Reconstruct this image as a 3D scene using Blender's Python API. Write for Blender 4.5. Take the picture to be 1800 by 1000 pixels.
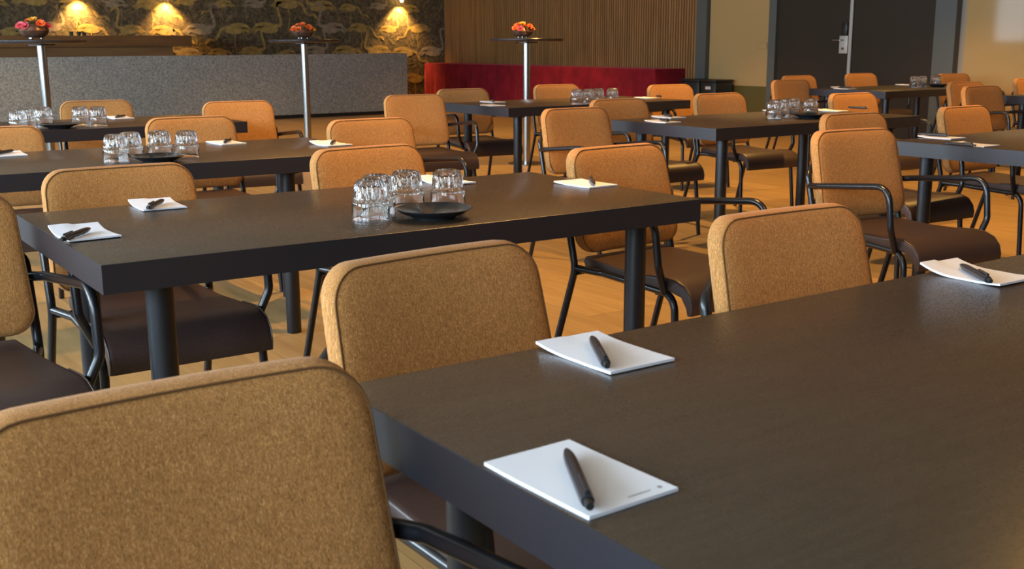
import bpy, bmesh, math, random
from mathutils import Vector, Matrix
random.seed(7)
PI = math.pi
sc = bpy.context.scene
COL = sc.collection
for o in list(bpy.data.objects): bpy.data.objects.remove(o)

# ---------------------------------------------------------------- camera
F_PX, PITCH, ROLL, CAM_H = 1964.3, 0.2143, -0.0043, 1.2
cam_d = bpy.data.cameras.new('camera'); cam = bpy.data.objects.new('camera', cam_d); COL.objects.link(cam)
cam_d.sensor_width = 36.0; cam_d.lens = F_PX / 1800 * 36.0; cam_d.clip_start = 0.05; cam_d.clip_end = 100
cam.matrix_world = Matrix.Translation((0, 0, CAM_H)) @ Matrix.Rotation(PI/2 - PITCH, 4, 'X') @ Matrix.Rotation(ROLL, 4, 'Z')
cam_d.dof.use_dof = True; cam_d.dof.focus_distance = 3.2; cam_d.dof.aperture_fstop = 11
sc.camera = cam
# ---------------------------------------------------------------- light, world, exposure
sc.view_settings.view_transform = 'Standard'; sc.view_settings.look = 'None'
sc.view_settings.exposure = 0.9; sc.view_settings.gamma = 1.0; sc.view_settings.use_curve_mapping = False
sc.cycles.max_bounces = 10; sc.cycles.transmission_bounces = 10; sc.cycles.glossy_bounces = 4; sc.cycles.diffuse_bounces = 4
sc.cycles.sample_clamp_indirect = 4.0; sc.cycles.caustics_refractive = False; sc.cycles.caustics_reflective = False
world = bpy.data.worlds.new('world'); sc.world = world; world.use_nodes = True
world.node_tree.nodes['Background'].inputs[0].default_value = (0.75, 0.88, 1.0, 1)
world.node_tree.nodes['Background'].inputs[1].default_value = 1.0
# room axes: x = along the tables, y = towards the bar wall
RA = PI/2 - 0.965
UX, UY = math.cos(RA), math.sin(RA)
def uv(u, v, z=0.0): return Vector((u*UX - v*UY, u*UY + v*UX, z))
WL, WR, WB, WF, CEIL = -3.4, 11.89, 19.45, -3.6, 3.0      # room extents in room axes
def area(name, u, v, z, sx, sy, rot, col, power):
    l = bpy.data.lights.new(name, 'AREA'); l.shape = 'RECTANGLE'; l.size = sx; l.size_y = sy; l.color = col; l.energy = power
    o = bpy.data.objects.new(name, l); COL.objects.link(o)
    o.matrix_world = Matrix.Translation(uv(u, v, z)) @ Matrix.Rotation(RA, 4, 'Z') @ rot
    return o
WIN_V = [(-2.9, -0.9), (-0.3, 1.7), (2.3, 4.3), (4.9, 6.9), (7.5, 9.5), (10.1, 12.1), (12.7, 14.7), (15.3, 17.3)]
WIN_P = [80, 130, 165, 165, 135, 105, 75, 40]
for (a, b), p in zip(WIN_V, WIN_P):
    area('window_daylight', WL - 0.12, (a+b)/2, 1.85, b-a, 1.5, Matrix.Rotation(-PI/2, 4, 'Y') @ Matrix.Rotation(PI/2, 4, 'Z'), (0.66, 0.83, 1.0), p)
def spot(u, v, power, tu=0, tv=0, size=100, col=(1.0, 0.52, 0.13), r=0.05):
    l = bpy.data.lights.new('ceiling_downlight', 'SPOT'); l.energy = power; l.color = col; l.spot_size = math.radians(size); l.spot_blend = 0.6; l.shadow_soft_size = r
    o = bpy.data.objects.new('ceiling_downlight', l); COL.objects.link(o)
    p = uv(u, v, CEIL-0.06); q = uv(u+tu, v+tv, 0); o.location = p
    o.rotation_euler = (q-p).to_track_quat('-Z', 'Y').to_euler()
SPOTS = [(2.9, 0.9, 60), (2.9, 3.2, 170), (2.9, 5.6, 150), (6.6, 1.4, 170), (6.6, 3.6, 190), (6.6, 5.9, 190), (6.6, 8.2, 190), (10.2, 3.0, 150), (10.4, 5.2, 160), (10.2, 7.6, 120),
         (2.9, 8.6, 120), (2.9, 11.5, 120), (6.6, 11.2, 160), (9.8, 10.6, 120), (6.6, 14.5, 130), (9.8, 14.5, 110), (2.9, 15, 100), (0.2, 5.6, 60), (0.2, 9, 60)]
for u, v, p in SPOTS: spot(u, v, p)

# ---------------------------------------------------------------- materials
def mat(name, col=(0.5, 0.5, 0.5), rough=0.5, metal=0.0, spec=0.5, **kw):
    m = bpy.data.materials.new(name); m.use_nodes = True; b = m.node_tree.nodes['Principled BSDF']
    b.inputs['Base Color'].default_value = (*col, 1); b.inputs['Roughness'].default_value = rough; b.inputs['Metallic'].default_value = metal
    b.inputs['Specular IOR Level'].default_value = spec
    for k, v in kw.items(): b.inputs[k].default_value = v
    return m
def nd(m, t, **kw):
    n = m.node_tree.nodes.new(t)
    for k, v in kw.items(): setattr(n, k, v)
    return n
def lk(m, a, b): m.node_tree.links.new(a, b)
def coords(m, kind='Object', scale=(1, 1, 1), rnd=False):
    tc = nd(m, 'ShaderNodeTexCoord'); mp = nd(m, 'ShaderNodeMapping'); mp.inputs['Scale'].default_value = scale
    lk(m, tc.outputs[kind], mp.inputs[0])
    if rnd:
        oi = nd(m, 'ShaderNodeObjectInfo'); cx = nd(m, 'ShaderNodeCombineXYZ'); mu = nd(m, 'ShaderNodeMath', operation='MULTIPLY'); mu.inputs[1].default_value = 37.0
        lk(m, oi.outputs['Random'], mu.inputs[0]); lk(m, mu.outputs[0], cx.inputs[0]); lk(m, mu.outputs[0], cx.inputs[2]); lk(m, cx.outputs[0], mp.inputs['Location'])
    return mp.outputs[0]
def noise(m, co, scale, detail=3, rough=0.6):
    n = nd(m, 'ShaderNodeTexNoise'); n.inputs['Scale'].default_value = scale; n.inputs['Detail'].default_value = detail; n.inputs['Roughness'].default_value = rough
    lk(m, co, n.inputs['Vector']); return n.outputs['Fac']
def ramp(m, fac, stops):
    r = nd(m, 'ShaderNodeValToRGB'); e = r.color_ramp.elements
    while len(e) < len(stops): e.new(0.5)
    for el, (p, c) in zip(e, stops): el.position = p; el.color = (*c, 1)
    lk(m, fac, r.inputs[0]); return r.outputs[0]
def mix(m, a, b, fac, mode='MIX'):
    n = nd(m, 'ShaderNodeMix', data_type='RGBA', blend_type=mode)
    for s, v in ((n.inputs[0], fac), (n.inputs[6], a), (n.inputs[7], b)):
        if hasattr(v, 'links') or hasattr(v, 'is_linked'): lk(m, v, s)
        else: s.default_value = v if not isinstance(v, tuple) else (*v, 1)
    return n.outputs[2]
def bsdf(m): return m.node_tree.nodes['Principled BSDF']
def bump(m, h, strength, dist=0.002):
    b = nd(m, 'ShaderNodeBump'); b.inputs['Strength'].default_value = strength; b.inputs['Distance'].default_value = dist
    lk(m, h, b.inputs['Height']); lk(m, b.outputs[0], bsdf(m).inputs['Normal'])

def fabric(name, dark, mid, light):
    m = mat(name, mid, 0.95, spec=0.15)
    bsdf(m).inputs['Sheen Weight'].default_value = 0.06; bsdf(m).inputs['Sheen Roughness'].default_value = 0.5
    c1 = coords(m, scale=(900, 900, 110), rnd=True); c2 = coords(m, scale=(330, 330, 14), rnd=True); c3 = coords(m, scale=(1, 1, 1), rnd=True)
    n1 = noise(m, c1, 1.0, 2); n2 = noise(m, c2, 1.0, 3); n3 = noise(m, c3, 900, 1)
    a = ramp(m, n1, [(0.25, dark), (0.5, mid), (0.8, light)])
    b = ramp(m, n2, [(0.35, (0.80, 0.80, 0.80)), (0.65, (1.18, 1.18, 1.18))])
    d = ramp(m, n3, [(0.35, (0.8, 0.8, 0.8)), (0.65, (1.15, 1.15, 1.15))])
    o = mix(m, mix(m, a, b, 1.0, 'MULTIPLY'), d, 1.0, 'MULTIPLY')
    lk(m, o, bsdf(m).inputs['Base Color'])
    bump(m, n1, 0.5, 0.001)
    return m
M = {}
M['fabric'] = fabric('ochre_fabric', (0.24, 0.100, 0.026), (0.43, 0.200, 0.060), (0.70, 0.40, 0.165))
M['piping'] = mat('dark_piping', (0.13, 0.058, 0.014), 0.9)
def leather():
    m = mat('brown_leather', (0.055, 0.026, 0.022), 0.42)
    n = noise(m, coords(m), 260, 3); lk(m, ramp(m, n, [(0.3, (0.032, 0.019, 0.016)), (0.7, (0.055, 0.033, 0.028))]), bsdf(m).inputs['Base Color']); bump(m, n, 0.25, 0.001)
    return m
M['leather'] = leather()
def powder(name, col, rough):
    m = mat(name, col, rough); n = noise(m, coords(m), 500, 2); bump(m, n, 0.12, 0.0006); return m
M['frame'] = powder('black_powder_coat', (0.006, 0.0075, 0.010), 0.27)
M['table_leg'] = powder('black_table_leg', (0.006, 0.008, 0.011), 0.38)
def tablewood():
    m = mat('black_stained_wood', (0.03, 0.022, 0.017), 0.4, spec=0.8)
    n = noise(m, coords(m, scale=(6, 60, 60), rnd=True), 1.0, 5, 0.7); n2 = noise(m, coords(m, scale=(1, 1, 1)), 350, 2)
    a = ramp(m, n, [(0.3, (0.031, 0.021, 0.0115)), (0.7, (0.046, 0.032, 0.0185))])
    n3 = noise(m, coords(m, scale=(1, 1, 1), rnd=True), 60, 1, 0.3); sp = ramp(m, n3, [(0.80, (0, 0, 0)), (0.83, (1, 1, 1))])
    lk(m, mix(m, a, (0.05, 0.042, 0.034), sp), bsdf(m).inputs['Base Color'])
    r = ramp(m, n2, [(0.3, (0.24, 0.24, 0.24)), (0.7, (0.34, 0.34, 0.34))]); lk(m, r, bsdf(m).inputs['Roughness'])
    bump(m, n2, 0.03, 0.0004)
    return m
M['table'] = tablewood()
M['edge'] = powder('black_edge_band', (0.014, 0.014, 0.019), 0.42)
M['paper'] = mat('white_paper', (0.74, 0.76, 0.82), 0.75, spec=0.2)
M['ink'] = mat('grey_print', (0.22, 0.23, 0.25), 0.8)
M['pen'] = mat('black_pen_plastic', (0.02, 0.02, 0.024), 0.28)
M['chrome'] = mat('chrome', (0.75, 0.76, 0.78), 0.15, 1.0)
M['steel'] = mat('brushed_steel', (0.36, 0.37, 0.36), 0.24, 1.0)
M['plate'] = mat('black_glazed_ceramic', (0.018, 0.02, 0.024), 0.18)
M['glass'] = mat('clear_glass', (0.97, 0.985, 1.0), 0.0, **{'Transmission Weight': 1.0, 'IOR': 1.48})
def plankmat():
    m = mat('oak_floor', (0.4, 0.24, 0.11), 0.45)
    c = coords(m, scale=(26, 1.6, 1), rnd=True); n = noise(m, c, 1.0, 6, 0.65)
    a = ramp(m, n, [(0.25, (0.26, 0.165, 0.062)), (0.55, (0.37, 0.24, 0.095)), (0.8, (0.44, 0.30, 0.13))])
    oi = nd(m, 'ShaderNodeObjectInfo'); b = ramp(m, oi.outputs['Random'], [(0.0, (0.86, 0.86, 0.86)), (1.0, (1.08, 1.08, 1.08))])
    lk(m, mix(m, a, b, 1.0, 'MULTIPLY'), bsdf(m).inputs['Base Color']); bump(m, n, 0.08, 0.001)
    return m
M['plank'] = plankmat()
M['floor_base'] = mat('floor_joint', (0.10, 0.06, 0.03), 0.8)
M['ceiling'] = mat('ceiling_paint', (0.6, 0.52, 0.40), 0.9)
M['plain_wall'] = mat('taupe_wall', (0.32, 0.28, 0.22), 0.85)
M['dark_wall'] = mat('slate_wall', (0.2, 0.2, 0.2), 0.8)
def wallpaper():
    m = mat('wallpaper_ground', (0.05, 0.04, 0.02), 0.75)
    c = coords(m); n = noise(m, c, 5.5, 6, 0.75); n2 = noise(m, c, 17, 4, 0.7)
    a = ramp(m, n, [(0.33, (0.045, 0.040, 0.024)), (0.47, (0.12, 0.088, 0.044)), (0.6, (0.08, 0.072, 0.034)), (0.72, (0.22, 0.155, 0.085))])
    b = ramp(m, n2, [(0.4, (0.55, 0.55, 0.55)), (0.66, (1.7, 1.6, 1.5))])
    lk(m, mix(m, a, b, 1.0, 'MULTIPLY'), bsdf(m).inputs['Base Color'])
    return m
M['wallpaper'] = wallpaper()
def printmat(name, c1, c2):
    m = mat(name, c1, 0.7); n = noise(m, coords(m), 14, 4, 0.7); lk(m, ramp(m, n, [(0.35, c1), (0.65, c2)]), bsdf(m).inputs['Base Color']); return m
M['print_body'] = printmat('printed_ochre', (0.20, 0.135, 0.042), (0.46, 0.31, 0.085))
M['print_pale'] = printmat('printed_pale_brown', (0.18, 0.135, 0.08), (0.36, 0.28, 0.17))
M['print_leaf'] = printmat('printed_olive', (0.08, 0.065, 0.028), (0.24, 0.17, 0.085))
def slatmat():
    m = mat('warm_wood_slat', (0.2, 0.11, 0.05), 0.55); n = noise(m, coords(m, scale=(12, 12, 1.2), rnd=True), 1.0, 4)
    a = ramp(m, n, [(0.3, (0.24, 0.118, 0.036)), (0.7, (0.38, 0.20, 0.068))])
    oi = nd(m, 'ShaderNodeObjectInfo'); b = ramp(m, oi.outputs['Random'], [(0.0, (0.85, 0.85, 0.85)), (1.0, (1.05, 1.05, 1.05))])
    lk(m, mix(m, a, b, 1.0, 'MULTIPLY'), bsdf(m).inputs['Base Color']); return m
M['slat'] = slatmat()
M['slat_back'] = mat('dark_slat_backing', (0.025, 0.015, 0.009), 0.8)
def velvet():
    m = mat('crimson_velvet', (0.20, 0.005, 0.014), 0.85, spec=0.2); bsdf(m).inputs['Sheen Weight'].default_value = 0.3; bsdf(m).inputs['Sheen Tint'].default_value = (1, 0.2, 0.25, 1)
    n = noise(m, coords(m), 4, 4, 0.6); lk(m, ramp(m, n, [(0.3, (0.12, 0.003, 0.008)), (0.7, (0.26, 0.008, 0.02))]), bsdf(m).inputs['Base Color']); return m
M['velvet'] = velvet()
def speckle():
    m = mat('grey_speckled_stone', (0.2, 0.2, 0.2), 0.8); n = noise(m, coords(m), 75, 3, 0.8)
    lk(m, ramp(m, n, [(0.38, (0.13, 0.145, 0.14)), (0.5, (0.27, 0.285, 0.265)), (0.62, (0.44, 0.46, 0.42))]), bsdf(m).inputs['Base Color']); return m
M['speckle'] = speckle()
def darkwood():
    m = mat('brown_counter_wood', (0.1, 0.05, 0.025), 0.5); n = noise(m, coords(m, scale=(1.2, 14, 14)), 1.0, 4)
    lk(m, ramp(m, n, [(0.3, (0.17, 0.080, 0.028)), (0.7, (0.26, 0.128, 0.046))]), bsdf(m).inputs['Base Color']); return m
M['counter_wood'] = darkwood()
M['beige_glass'] = mat('beige_lacquered_glass', (0.44, 0.30, 0.125), 0.05, spec=0.25)
M['olive'] = mat('olive_floor_reflection', (0.11, 0.085, 0.02), 0.3)  # floor reflection in the glass, put into the lower panel's colour
M['door'] = mat('dark_brown_door', (0.030, 0.023, 0.014), 0.6, spec=0.25)
M['door_frame'] = mat('grey_green_frame', (0.085, 0.095, 0.085), 0.5)
M['door_edge'] = mat('pale_metal_edge', (0.42, 0.42, 0.38), 0.4)
M['bin'] = mat('black_bin_plastic', (0.012, 0.014, 0.014), 0.35)
M['label'] = mat('grey_label', (0.45, 0.45, 0.45), 0.6)
M['satin'] = mat('satin_nickel', (0.5, 0.49, 0.44), 0.4, 0.2)
def copper():
    m = mat('brown_copper_glaze', (0.15, 0.07, 0.04), 0.3, 0.5); n = noise(m, coords(m), 18, 3)
    lk(m, ramp(m, n, [(0.3, (0.10, 0.045, 0.025)), (0.7, (0.26, 0.14, 0.09))]), bsdf(m).inputs['Base Color']); return m
M['copper'] = copper()
M['petal_pink'] = mat('pink_petal', (0.75, 0.09, 0.12), 0.6)
M['petal_orange'] = mat('orange_petal', (0.85, 0.16, 0.03), 0.6)
M['petal_yellow'] = mat('yellow_petal', (0.75, 0.38, 0.03), 0.6)
M['leaf'] = mat('green_leaf', (0.05, 0.10, 0.02), 0.6)
M['bar_disc'] = mat('black_table_disc', (0.025, 0.022, 0.022), 0.25)
M['lamp_metal'] = mat('brass_lamp', (0.5, 0.33, 0.12), 0.3, 1.0)
M['bulb'] = mat('lit_bulb', (1, 0.8, 0.4), 0.4, **{'Emission Color': (1, 0.62, 0.2, 1), 'Emission Strength': 30.0})

# ---------------------------------------------------------------- mesh helpers
def link(name, bm, m, parent=None, smooth=True, loc=None, angle=35):
    me = bpy.data.meshes.new(name); bmesh.ops.recalc_face_normals(bm, faces=bm.faces[:]); bm.to_mesh(me); bm.free(); me.materials.append(m)
    if smooth:
        me.polygons.foreach_set('use_smooth', [True]*len(me.polygons))
        try: me.set_sharp_from_angle(angle=math.radians(angle))
        except Exception: pass
    o = bpy.data.objects.new(name, me); COL.objects.link(o)
    if parent: o.parent = parent
    if loc is not None: o.location = loc
    return o
def tag(o, label=None, cat=None, group=None, kind=None):
    for k, v in (('label', label), ('category', cat), ('group', group), ('kind', kind)):
        if v: o[k] = v
    return o
def empty(name, loc=(0, 0, 0), rz=0.0):
    o = bpy.data.objects.new(name, None); COL.objects.link(o); o.location = loc; o.rotation_euler = (0, 0, rz); o.empty_display_size = 0.1
    return o
def copy_tree(o, parent=None):
    c = o.copy(); COL.objects.link(c); c.parent = parent
    for ch in list(o.children): copy_tree(ch, c)
    return c
def box(bm, x0, x1, y0, y1, z0, z1, bev=0.0, seg=2):
    vs = [bm.verts.new((x, y, z)) for x in (x0, x1) for y in (y0, y1) for z in (z0, z1)]
    fs = [bm.faces.new([vs[i] for i in q]) for q in ((0, 1, 3, 2), (4, 6, 7, 5), (0, 4, 5, 1), (2, 3, 7, 6), (0, 2, 6, 4), (1, 5, 7, 3))]
    if bev:
        es = {e for f in fs for e in f.edges}
        bmesh.ops.bevel(bm, geom=list(es), offset=bev, segments=seg, profile=0.5, affect='EDGES')
    return bm
def boxo(name, x0, x1, y0, y1, z0, z1, m, parent=None, bev=0.0, loc=None):
    return link(name, box(bmesh.new(), x0, x1, y0, y1, z0, z1, bev), m, parent, bool(bev), loc)
def fillet(pts, rad, n=6):
    out = [Vector(pts[0])]
    for i in range(1, len(pts)-1):
        a, b, c = Vector(pts[i-1]), Vector(pts[i]), Vector(pts[i+1])
        r = rad[i-1] if isinstance(rad, (list, tuple)) else rad
        u, v = (a-b).normalized(), (c-b).normalized(); ang = u.angle(v); d = min(r/math.tan(ang/2), (a-b).length*0.49, (c-b).length*0.49)
        p, q = b+u*d, b+v*d
        for k in range(n+1):
            t = k/n; out.append((1-t)**2*p + 2*t*(1-t)*b + t*t*q)
    out.append(Vector(pts[-1])); return out
def tube(bm, pts, r, n=10, closed=False, caps=True):
    pts = [Vector(p) for p in pts]; N = len(pts); rings = []; up = None
    for i, p in enumerate(pts):
        if closed: t = (pts[(i+1) % N]-pts[i-1]).normalized()
        else: t = (pts[min(i+1, N-1)]-pts[max(i-1, 0)]).normalized()
        if up is None: up = t.orthogonal().normalized()
        up = (up - t*up.dot(t)).normalized(); s = t.cross(up)
        rr = r[i] if isinstance(r, (list, tuple)) else r
        rings.append([bm.verts.new(p + (up*math.cos(2*PI*k/n) + s*math.sin(2*PI*k/n))*rr) for k in range(n)])
    m = N if closed else N-1
    for i in range(m):
        A, B = rings[i], rings[(i+1) % N]
        off = 0
        if closed and i == N-1:
            off = min(range(n), key=lambda o_: (A[0].co-B[o_].co).length)
        for k in range(n): bm.faces.new((A[k], A[(k+1) % n], B[(k+1+off) % n], B[(k+off) % n]))
    if caps and not closed: bm.faces.new(rings[0][::-1]); bm.faces.new(rings[-1])
    return bm
def lathe(bm, prof, n=24, center=(0, 0), f=None):
    rings = []
    for j, (r, z) in enumerate(prof):
        if r < 1e-6: rings.append([bm.verts.new((center[0], center[1], z))]); continue
        rg = []
        for k in range(n):
            a = 2*PI*k/n; rr = r*(f(j, a) if f else 1.0); rg.append(bm.verts.new((center[0]+rr*math.cos(a), center[1]+rr*math.sin(a), z)))
        rings.append(rg)
    for A, B in zip(rings, rings[1:]):
        for k in range(n):
            k2 = (k+1) % n
            if len(A) == 1 and len(B) == 1: continue
            if len(A) == 1: bm.faces.new((A[0], B[k2], B[k]))
            elif len(B) == 1: bm.faces.new((A[k], A[k2], B[0]))
            else: bm.faces.new((A[k], A[k2], B[k2], B[k]))
    return bm
def room_empty(): return None
ROT = RA
def placed(o, u=0, v=0, z=0):
    o.location = uv(u, v, z); o.rotation_euler = (0, 0, ROT); return o

# ---------------------------------------------------------------- room shell (room axes)
S = lambda o: tag(placed(o), kind='structure')
floor = S(boxo('floor', WL-0.3, WR+0.3, WF-0.3, WB+0.3, -0.15, -0.012, M['floor_base']))
S(boxo('ceiling', WL-0.3, WR+0.3, WF-0.3, WB+0.3, CEIL, CEIL+0.1, M['ceiling']))
wall_back = S(boxo('wall_back', WL-0.3, WR+0.3, WB, WB+0.2, -0.012, CEIL, M['wallpaper']))
wall_right = S(boxo('wall_right', WR, WR+0.2, WF-0.2, WB, -0.012, CEIL, M['plain_wall']))
S(boxo('wall_front', WL-0.3, WR+0.3, WF-0.2, WF, -0.012, CEIL, M['dark_wall']))
# window wall: sill, head and piers round real openings
bm = bmesh.new(); box(bm, WL-0.3, WL, WF, WB, -0.012, 1.1); box(bm, WL-0.3, WL, WF, WB, 2.6, CEIL)
edges_v = [WF] + [x for w in WIN_V for x in w] + [WB]
for i in range(0, len(edges_v), 2): box(bm, WL-0.3, WL, edges_v[i], edges_v[i+1], 1.1, 2.6)
S(link('wall_left', bm, M['plain_wall'], smooth=False))
for i, (a, b) in enumerate(WIN_V):
    bm = bmesh.new()
    for (y0, y1, z0, z1) in ((a, a+.05, 1.1, 2.6), (b-.05, b, 1.1, 2.6), (a+.05, b-.05, 1.1, 1.15), (a+.05, b-.05, 2.55, 2.6), ((a+b)/2-.025, (a+b)/2+.025, 1.15, 2.55)):
        box(bm, WL-0.07, WL-0.02, y0, y1, z0, z1)
    S(link('window_%d' % (i+1), bm, M['door_frame'], smooth=False))

# floor planks (run towards the bar wall)
PW, PL, G = 0.46, 2.9, 0.0025
pm = box(bmesh.new(), 0, PW-G, 0, PL-G, -0.012, 0.0)
plank0 = link('plank', pm, M['plank'], floor, False)
first = True; npl = 0
u = 0; row = 0
uu = WL
while uu < WR - 0.02:
    vv = WF - (row*1.13 % PL)
    w = min(PW, WR-uu)
    while vv < WB:
        hit = False
        for du in (0, PW/2, PW):
            for dv in (0, PL*.25, PL*.5, PL*.75, PL):
                p = uv(uu+du, vv+dv)
                if p.y > 0.8 and abs(p.x) < 0.50*p.y + 0.25: hit = True
        if hit and vv+PL > WF and npl < 298:
            a = max(vv, WF); b = min(vv+PL, WB)
            o = plank0 if first else plank0.copy()
            if not first: COL.objects.link(o); o.parent = floor
            first = False; npl += 1
            o.location = (uu, a, 0); o.scale = (w/PW, (b-a)/PL, 1)
        vv += PL
    uu += PW; row += 1

# wallpaper print: flamingos and leaves as thin printed shapes belonging to the wall
def flat(bm, pts, y, mi=0, both=False):
    vs = [bm.verts.new((x, y, z)) for x, z in pts]
    if len(vs) >= 3: bm.faces.new(vs)
def strip(bm, pts, ws, y):
    L_ = []
    for i, (x, z) in enumerate(pts):
        a = pts[max(i-1, 0)]; b = pts[min(i+1, len(pts)-1)]; dx, dz = b[0]-a[0], b[1]-a[1]; l = math.hypot(dx, dz) or 1
        L_.append((bm.verts.new((x-dz/l*ws[i], y, z+dx/l*ws[i])), bm.verts.new((x+dz/l*ws[i], y, z-dx/l*ws[i]))))
    for A, B in zip(L_, L_[1:]): bm.faces.new((A[0], A[1], B[1], B[0]))
def bez(p, n=12):
    out = []
    for i in range(n+1):
        t = i/n; q = [Vector((a, b)) for a, b in p]
        while len(q) > 1: q = [q[k].lerp(q[k+1], t) for k in range(len(q)-1)]
        out.append((q[0].x, q[0].y))
    return out
def flamingo_mesh(kind):
    bm = bmesh.new()
    body = [(0.17*math.cos(a)*(1.0 if math.cos(a) > 0 else 1.35), 0.085*math.sin(a)+0.02*math.cos(a)*-1) for a in [2*PI*k/22 for k in range(22)]]
    flat(bm, body, 0)
    if kind == 0:
        nk = bez([(0.12, 0.03), (0.30, -0.02), (0.22, 0.22), (0.08, 0.30), (0.16, 0.46), (0.27, 0.36)], 16)
    else:
        nk = bez([(0.12, 0.0), (0.34, 0.06), (0.22, -0.20), (0.36, -0.26), (0.42, -0.10), (0.46, -0.2)], 16)
    strip(bm, nk, [0.026-0.010*i/16 for i in range(17)], -0.0005)
    hx, hz = nk[-1]
    flat(bm, [(hx-.035, hz+.02), (hx+.01, hz+.035), (hx+.035, hz+.005), (hx+.045, hz-.05), (hx+.015, hz-.03), (hx-.02, hz-.015)], -0.001)
    if kind == 1:
      for x in (0.0,): strip(bm, [(x, -0.06), (x+0.02, -0.22), (x-0.01, -0.38)], [0.008]*3, -0.0005)
    for k in range(4): strip(bm, bez([(-0.16+0.04*k, 0.03), (-0.26, 0.0-0.02*k), (-0.31+0.03*k, -0.06-0.012*k)], 5), [0.016, 0.014, 0.012, 0.009, 0.006, 0.002], -0.0005)
    me = bpy.data.meshes.new('printed_flamingo'); bm.to_mesh(me); bm.free(); return me
fm = [flamingo_mesh(0), flamingo_mesh(1)]
fpale = [m_.copy() for m_ in fm]
for m_ in fm: m_.materials.append(M['print_body'])
for m_ in fpale: m_.materials.append(M['print_pale'])
rnd = random.Random(3)
rows = [(0.55, 0.0), (1.02, 0.42), (1.42, 0.1), (1.85, 0.5)]
for r_, (z, off) in enumerate(rows):
    x = 3.1 + off; i = 0
    while x < WR-0.25:
        pale = (i*3 + r_) % 4 == 0
        me = (fpale if pale else fm)[(i + r_) % 2]
        if not (z < 0.9 and x < 9.2):
            o = bpy.data.objects.new('printed_flamingo', me); COL.objects.link(o); o.parent = wall_back
            o.location = (x, WB-0.004, z + rnd.uniform(-.05, .05)); s = rnd.uniform(0.75, 1.15); o.scale = (s*(-1 if (i+r_) % 3 == 0 else 1), 1, s)
        x += 0.62; i += 1
bm = bmesh.new()
for k in range(1500):
    cx, cz = rnd.uniform(3.0, WR), rnd.uniform(0.1, 2.3); a = rnd.uniform(0, 2*PI); l = rnd.uniform(.03, .11); w = l*rnd.uniform(.16, .3)
    p = [(l, 0), (l*.4, w), (-l*.3, w*.8), (-l, 0), (-l*.3, -w*.8), (l*.4, -w)]
    flat(bm, [(cx+x*math.cos(a)-y*math.sin(a), cz+x*math.sin(a)+y*math.cos(a)) for x, y in p], WB-0.002-k*1e-6)
o = link('printed_foliage', bm, M['print_leaf'], wall_back, False); o['kind'] = 'stuff'

# slatted part of the right wall
boxo('slat_backing', WR-0.03, WR, 12.28, WB, 0, CEIL, M['slat_back'], wall_right)
sm_ = box(bmesh.new(), -0.025, 0.0, 0, 0.036, 0, CEIL-0.01)
s0 = link('slat', sm_, M['slat'], wall_right, False); y = 12.30; k = 0
while y < WB-0.045:
    o = s0 if k == 0 else s0.copy()
    if k: COL.objects.link(o); o.parent = wall_right
    o.location = (WR-0.03, y, 0); y += 0.056; k += 1
S(boxo('trim_1', WR-0.09, WR, 12.06, 12.27, 0, CEIL, M['door_frame']))
# beige panels, lower panel coloured olive for the floor's reflection, door with frame
boxo('wall_panel', WR-0.02, WR, 10.86, 12.05, 0.57, CEIL, M['beige_glass'], wall_right)
boxo('reflection_panel', WR-0.025, WR, 10.86, 12.05, 0, 0.57, M['olive'], wall_right)
for a, b in ((7.92-1.45, 7.90), (5.02, 6.46), (3.57, 5.01), (2.12, 3.56)):
    boxo('wall_panel', WR-0.02, WR, a, b, 0, CEIL, M['beige_glass'], wall_right)
S(boxo('trim_2', WR-0.10, WR, 10.72, 10.85, 0, CEIL, M['door_frame']))
S(boxo('trim_3', WR-0.10, WR, 7.98, 8.26, 0, CEIL, M['door_frame']))
S(boxo('trim_4', WR-0.10, WR, 8.26, 10.72, 2.35, CEIL, M['door_frame']))
door = S(boxo('door_1', WR-0.06, WR-0.01, 9.47, 10.71, 0.005, 2.345, M['door']))
boxo('edge_strip', WR-0.075, WR-0.06, 9.47, 9.515, 0.005, 2.345, M['door_edge'], door)
hp = boxo('handle_plate', WR-0.075, WR-0.06, 9.53, 9.66, 1.03, 1.25, M['satin'], door, 0.004)
bm = tube(bmesh.new(), fillet([(WR-0.07, 9.60, 1.195), (WR-0.125, 9.60, 1.195), (WR-0.125, 9.73, 1.195)], 0.015), 0.011)
link('lever', bm, M['steel'], hp)
bm = lathe(bmesh.new(), [(0, 0), (.018, 0), (.018, .012), (0, .012)], 14); o = link('keyhole', bm, M['door_frame'], hp); o.rotation_euler = (0, -PI/2, 0); o.location = (WR-0.073, 9.60, 1.09)
boxo('card_reader', WR-0.085, WR-0.06, 9.54, 9.63, 1.26, 1.42, M['bin'], door, 0.004)
S(boxo('door_2', WR-0.06, WR-0.01, 8.27, 9.46, 0.005, 2.345, M['door']))
S(boxo('baseboard_right', WR-0.03, WR-0.021, 2.12, 7.9, 0, 0.08, M['door_frame']))
sw = boxo('light_switch', WR-0.035, WR-0.02, 10.93, 11.10, 1.08, 1.17, M['beige_glass'], None, 0.003); placed(sw); tag(sw, 'pale rectangular switch plate on the beige wall panel left of the dark door', 'light switch')

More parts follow.
